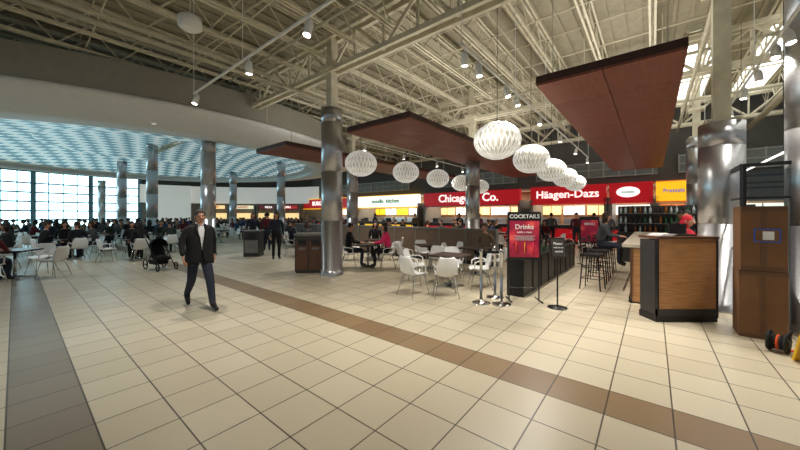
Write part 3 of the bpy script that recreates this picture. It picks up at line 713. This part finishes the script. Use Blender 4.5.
for z in (0.25,0.5):
    k=0.2-0.05*z/0.74
    for a_,b_ in (((-k,-k),(k,-k)),((k,-k),(k,k)),((k,k),(-k,k)),((-k,k),(-k,-k))): mb.rod((a_[0],a_[1],z),(b_[0],b_[1],z),0.01,BLACK)
mb.box((0,0,0.76),(0.38,0.38,0.05),BLACK)
for sx in(-1,1): mb.rod((sx*0.16,0.16,0.76),(sx*0.17,0.2,1.12),0.012,BLACK)
for z in (0.95,1.03,1.11): mb.box((0,0.2,z),(0.36,0.025,0.045),BLACK)
st=mb.mesh('bar_stool')
for i in range(4):
    q=Vector((4.30,6.97,0))+Vector((.629,.777,0))*0.95*i; inst(st,'bar_stool',(q.x,q.y,0),rad(51+random.uniform(-8,8)))
    if i==2: inst(seated[i],'seated_person',(q.x-.04,q.y+.03,0.31),rad(51))
mb=MB(); L=3.4
mb.box((0,0,0.5),(L,0.5,1.0),DARK); mb.box((0,0,1.02),(L,0.56,0.04),BLACK); mb.box((0,0.2,1.5),(L,0.04,0.95),DARK)
for z in (1.35,1.7): mb.box((0,0.08,z),(L,0.22,0.02),GREY)
bc=[M('glass_green',(40,90,50),0.1),M('glass_amber',(150,80,20),0.1),M('glass_clear',(190,200,200),0.1),M('glass_dark',(40,26,20),0.1)]
for z in (1.36,1.04,1.71):
    for i in range(24):
        x=-L/2+0.1+i*0.138; s=random.uniform(.85,1.05); mb.lathe([(0,0),(0.035*s,0),(0.036*s,0.15*s),(0.013,0.2*s),(0.012,0.26*s),(0,0.26*s)],8,(x,0.05,z),random.choice(bc))
mb.obj('back_bar_shelf',(9.25,10.3,0),ANG)
inst(redm,'seated_person',(5.85,6.5,0.24),rad(20)); inst(st,'bar_stool',(5.85,6.5,-0.0),rad(20))
inst(standing[0],'standing_person',(6.85,7.45,0),rad(-60)); inst(standing[2],'standing_person',(7.8,8.65,0),rad(-60))
# black pergola frame with glass
mb=MB(); A0=Vector((5.08,4.62,0)); d2=Vector((.629,.777,0)); d1=Vector((.777,-.629,0)); H=2.38
for k in range(4):
    q=A0+d2*1.9*k; mb.rod((q.x,q.y,0),(q.x,q.y,H),0.035,BLACK,4)
e=A0+d2*5.7; mb.rod((A0.x,A0.y,H),(e.x,e.y,H),0.04,BLACK,4)
for zz in (1.9,1.1): mb.rod((A0.x,A0.y,zz),(e.x,e.y,zz),0.02,BLACK,4)
for k in range(4):
    q=A0+d2*1.9*k; r=q+d1*3; 
    mb.rod((q.x,q.y,H),(r.x,r.y,H),0.035,BLACK,4); mb.rod((r.x,r.y,0),(r.x,r.y,H),0.035,BLACK,4)
r=A0+d1*3; mb.rod((A0.x,A0.y,1.9),(r.x,r.y,1.9),0.02,BLACK,4)
r0=A0+d1*3; r1=r0+d2*5.7; mb.rod((r0.x,r0.y,H),(r1.x,r1.y,H),0.035,BLACK,4)
cc=A0+d1*1.5; mb.box((cc.x,cc.y,1.2),(2.9,0.012,2.2),GLASS,rz=ANG)
mb.obj('bar_pergola_frame')
mb=MB(); TUBE=M('led_tube',(255,250,240),0.4,es=1.6)
p=Vector((5.8,4.65,0)); q=p+d2*13
mb.rod((p.x,p.y,2.62),(q.x,q.y,2.62),0.016,TUBE,8)
for k in (0.02,0.25,0.5,0.75,0.98):
    r=p.lerp(q,k); mb.rod((r.x,r.y,2.62),(r.x,r.y,6.1),0.005,BLACK)
mb.obj('linear_pendant_light')
# cardboard boxes
def carton(x,y,z,w,d,h,rz,label):
    mb=MB(); mb.box((0,0,h/2),(w,d,h),CARD); mb.box((0,-d/2-0.001,h/2),(0.05,0.004,h),CARDD)
    mb.box((0,0,h+0.002),(w,0.06,0.006),CARDD); mb.box((0,-0.0,h+0.001),(0.008,d,0.004),BLACK)
    for zz in (0.03,h-0.03): mb.box((0,-d/2-0.002,zz),(w,0.004,0.05),CARDD)
    if label:
        mb.box((0.03,-d/2-0.004,h*0.55),(0.24,0.006,0.18),BLUET); mb.box((0.03,-d/2-0.008,h*0.55),(0.21,0.006,0.15),CARD); mb.box((0.04,-d/2-0.012,h*0.55),(0.1,0.004,0.11),PAPER)
    mb.obj('cardboard_box',(x,y,z),rz)
bx=Vector((4.78,4.1,0))+d2*0.25
carton(bx.x,bx.y,0,0.44,0.42,0.9,ANG,False); carton(bx.x,bx.y,0.905,0.42,0.42,0.86,ANG+0.03,True)
mb=MB()
for k in range(5): mb.tube([(0.08*math.cos(t/12*6.283),-0.05+k*0.025,0.12+0.08*math.sin(t/12*6.283)) for t in range(13)],0.013,6,ORANGE if k==2 else RUBBER,False)
for s in(-1,1):
    mb.tube([(0.11*math.cos(t/16*6.283),s*0.07,0.125+0.11*math.sin(t/16*6.283)) for t in range(17)],0.016,6,RUBBER,False)
    for k in range(5): t=k*1.257; mb.rod((0,s*0.07,0.125),(0.11*math.cos(t),s*0.07,0.125+0.11*math.sin(t)),0.022,RUBBER,6)
mb.rod((0,-0.09,0.125),(0,0.09,0.125),0.045,RUBBER,8); mb.tube([(0.07,-0.08,0.2),(0.04,-0.1,0.28),(-0.04,-0.1,0.28),(-0.07,-0.08,0.2)],0.01,6,RUBBER)
mb.tube([(0.08,-0.05,0.012),(0.16,-0.1,0.012),(0.2,0.0,0.012),(0.12,0.1,0.012)],0.009,6,ORANGE)
mb.obj('cable_reel',(4.56,3.76,0),0.5)
mb=MB()
for s in(-1,1):
    tm=Matrix.Translation((0,s*0.12,0))@Matrix.Rotation(s*0.2,4,'X'); mb.box((0,0,0.32),(0.28,0.02,0.62),YELLOW,mt=tm); mb.box((0,s*0.012,0.36),(0.18,0.004,0.3),BLACK,mt=tm)
mb.rod((-0.1,0,0.63),(0.1,0,0.63),0.02,YELLOW,6); mb.obj('wet_floor_sign',(4.6,3.44,0),0.2)
# ---------------------------------------------------------------- stroller
mb=MB()
mb.tube([(0,-0.3,0.35),(0,-0.1,0.32),(0,0.12,0.4),(0,0.25,0.75)],[0.16,0.2,0.2,0.16],10,CBLACK,flat=0.5)
mb.lathe([(0.24,0),(0.235,0.08),(0.2,0.17),(0.12,0.23),(0,0.26)],14,(0,0.12,0.68),CBLACK,rad(-20),rad(200))
for s in(-1,1):
    mb.tube([(s*0.2,-0.42,0.12),(s*0.21,0.1,0.6),(s*0.22,0.45,1.0),(s*0.2,0.52,1.05)],0.014,6,BLACK); mb.tube([(s*0.22,0.34,0.12),(s*0.21,0.0,0.5)],0.014,6,BLACK)
    for yy,rr in((-0.42,0.1),(0.36,0.14)):
        mb.tube([(s*0.24,yy+rr*math.cos(t/14*6.283),rr+0.015+rr*math.sin(t/14*6.283)) for t in range(15)],0.018,6,RUBBER,False); mb.rod((s*0.22,yy,rr+0.015),(s*0.26,yy,rr+0.015),0.03,GREY,8)
mb.rod((-0.2,0.52,1.05),(0.2,0.52,1.05),0.018,RUBBER,8); mb.box((0,0.1,0.22),(0.34,0.4,0.12),CBLACK)
mb.obj('baby_stroller',(-7.3,9.5,0),rad(60)); 
# ---------------------------------------------------------------- camera / world
cam=bpy.data.cameras.new('camera'); co=bpy.data.objects.new('camera',cam); COL.objects.link(co)
co.location=(0,0,1.65); co.rotation_euler=(math.pi/2,0,0); cam.lens=14.04; cam.sensor_width=36; cam.shift_y=-0.0125; cam.clip_end=300
scene.camera=co
w=bpy.data.worlds.new('world'); scene.world=w; w.use_nodes=True; bg=w.node_tree.nodes['Background']; bg.inputs[0].default_value=(0.84,0.93,1,1); bg.inputs[1].default_value=0.32
scene.view_settings.view_transform='Standard'; scene.view_settings.exposure=0.05
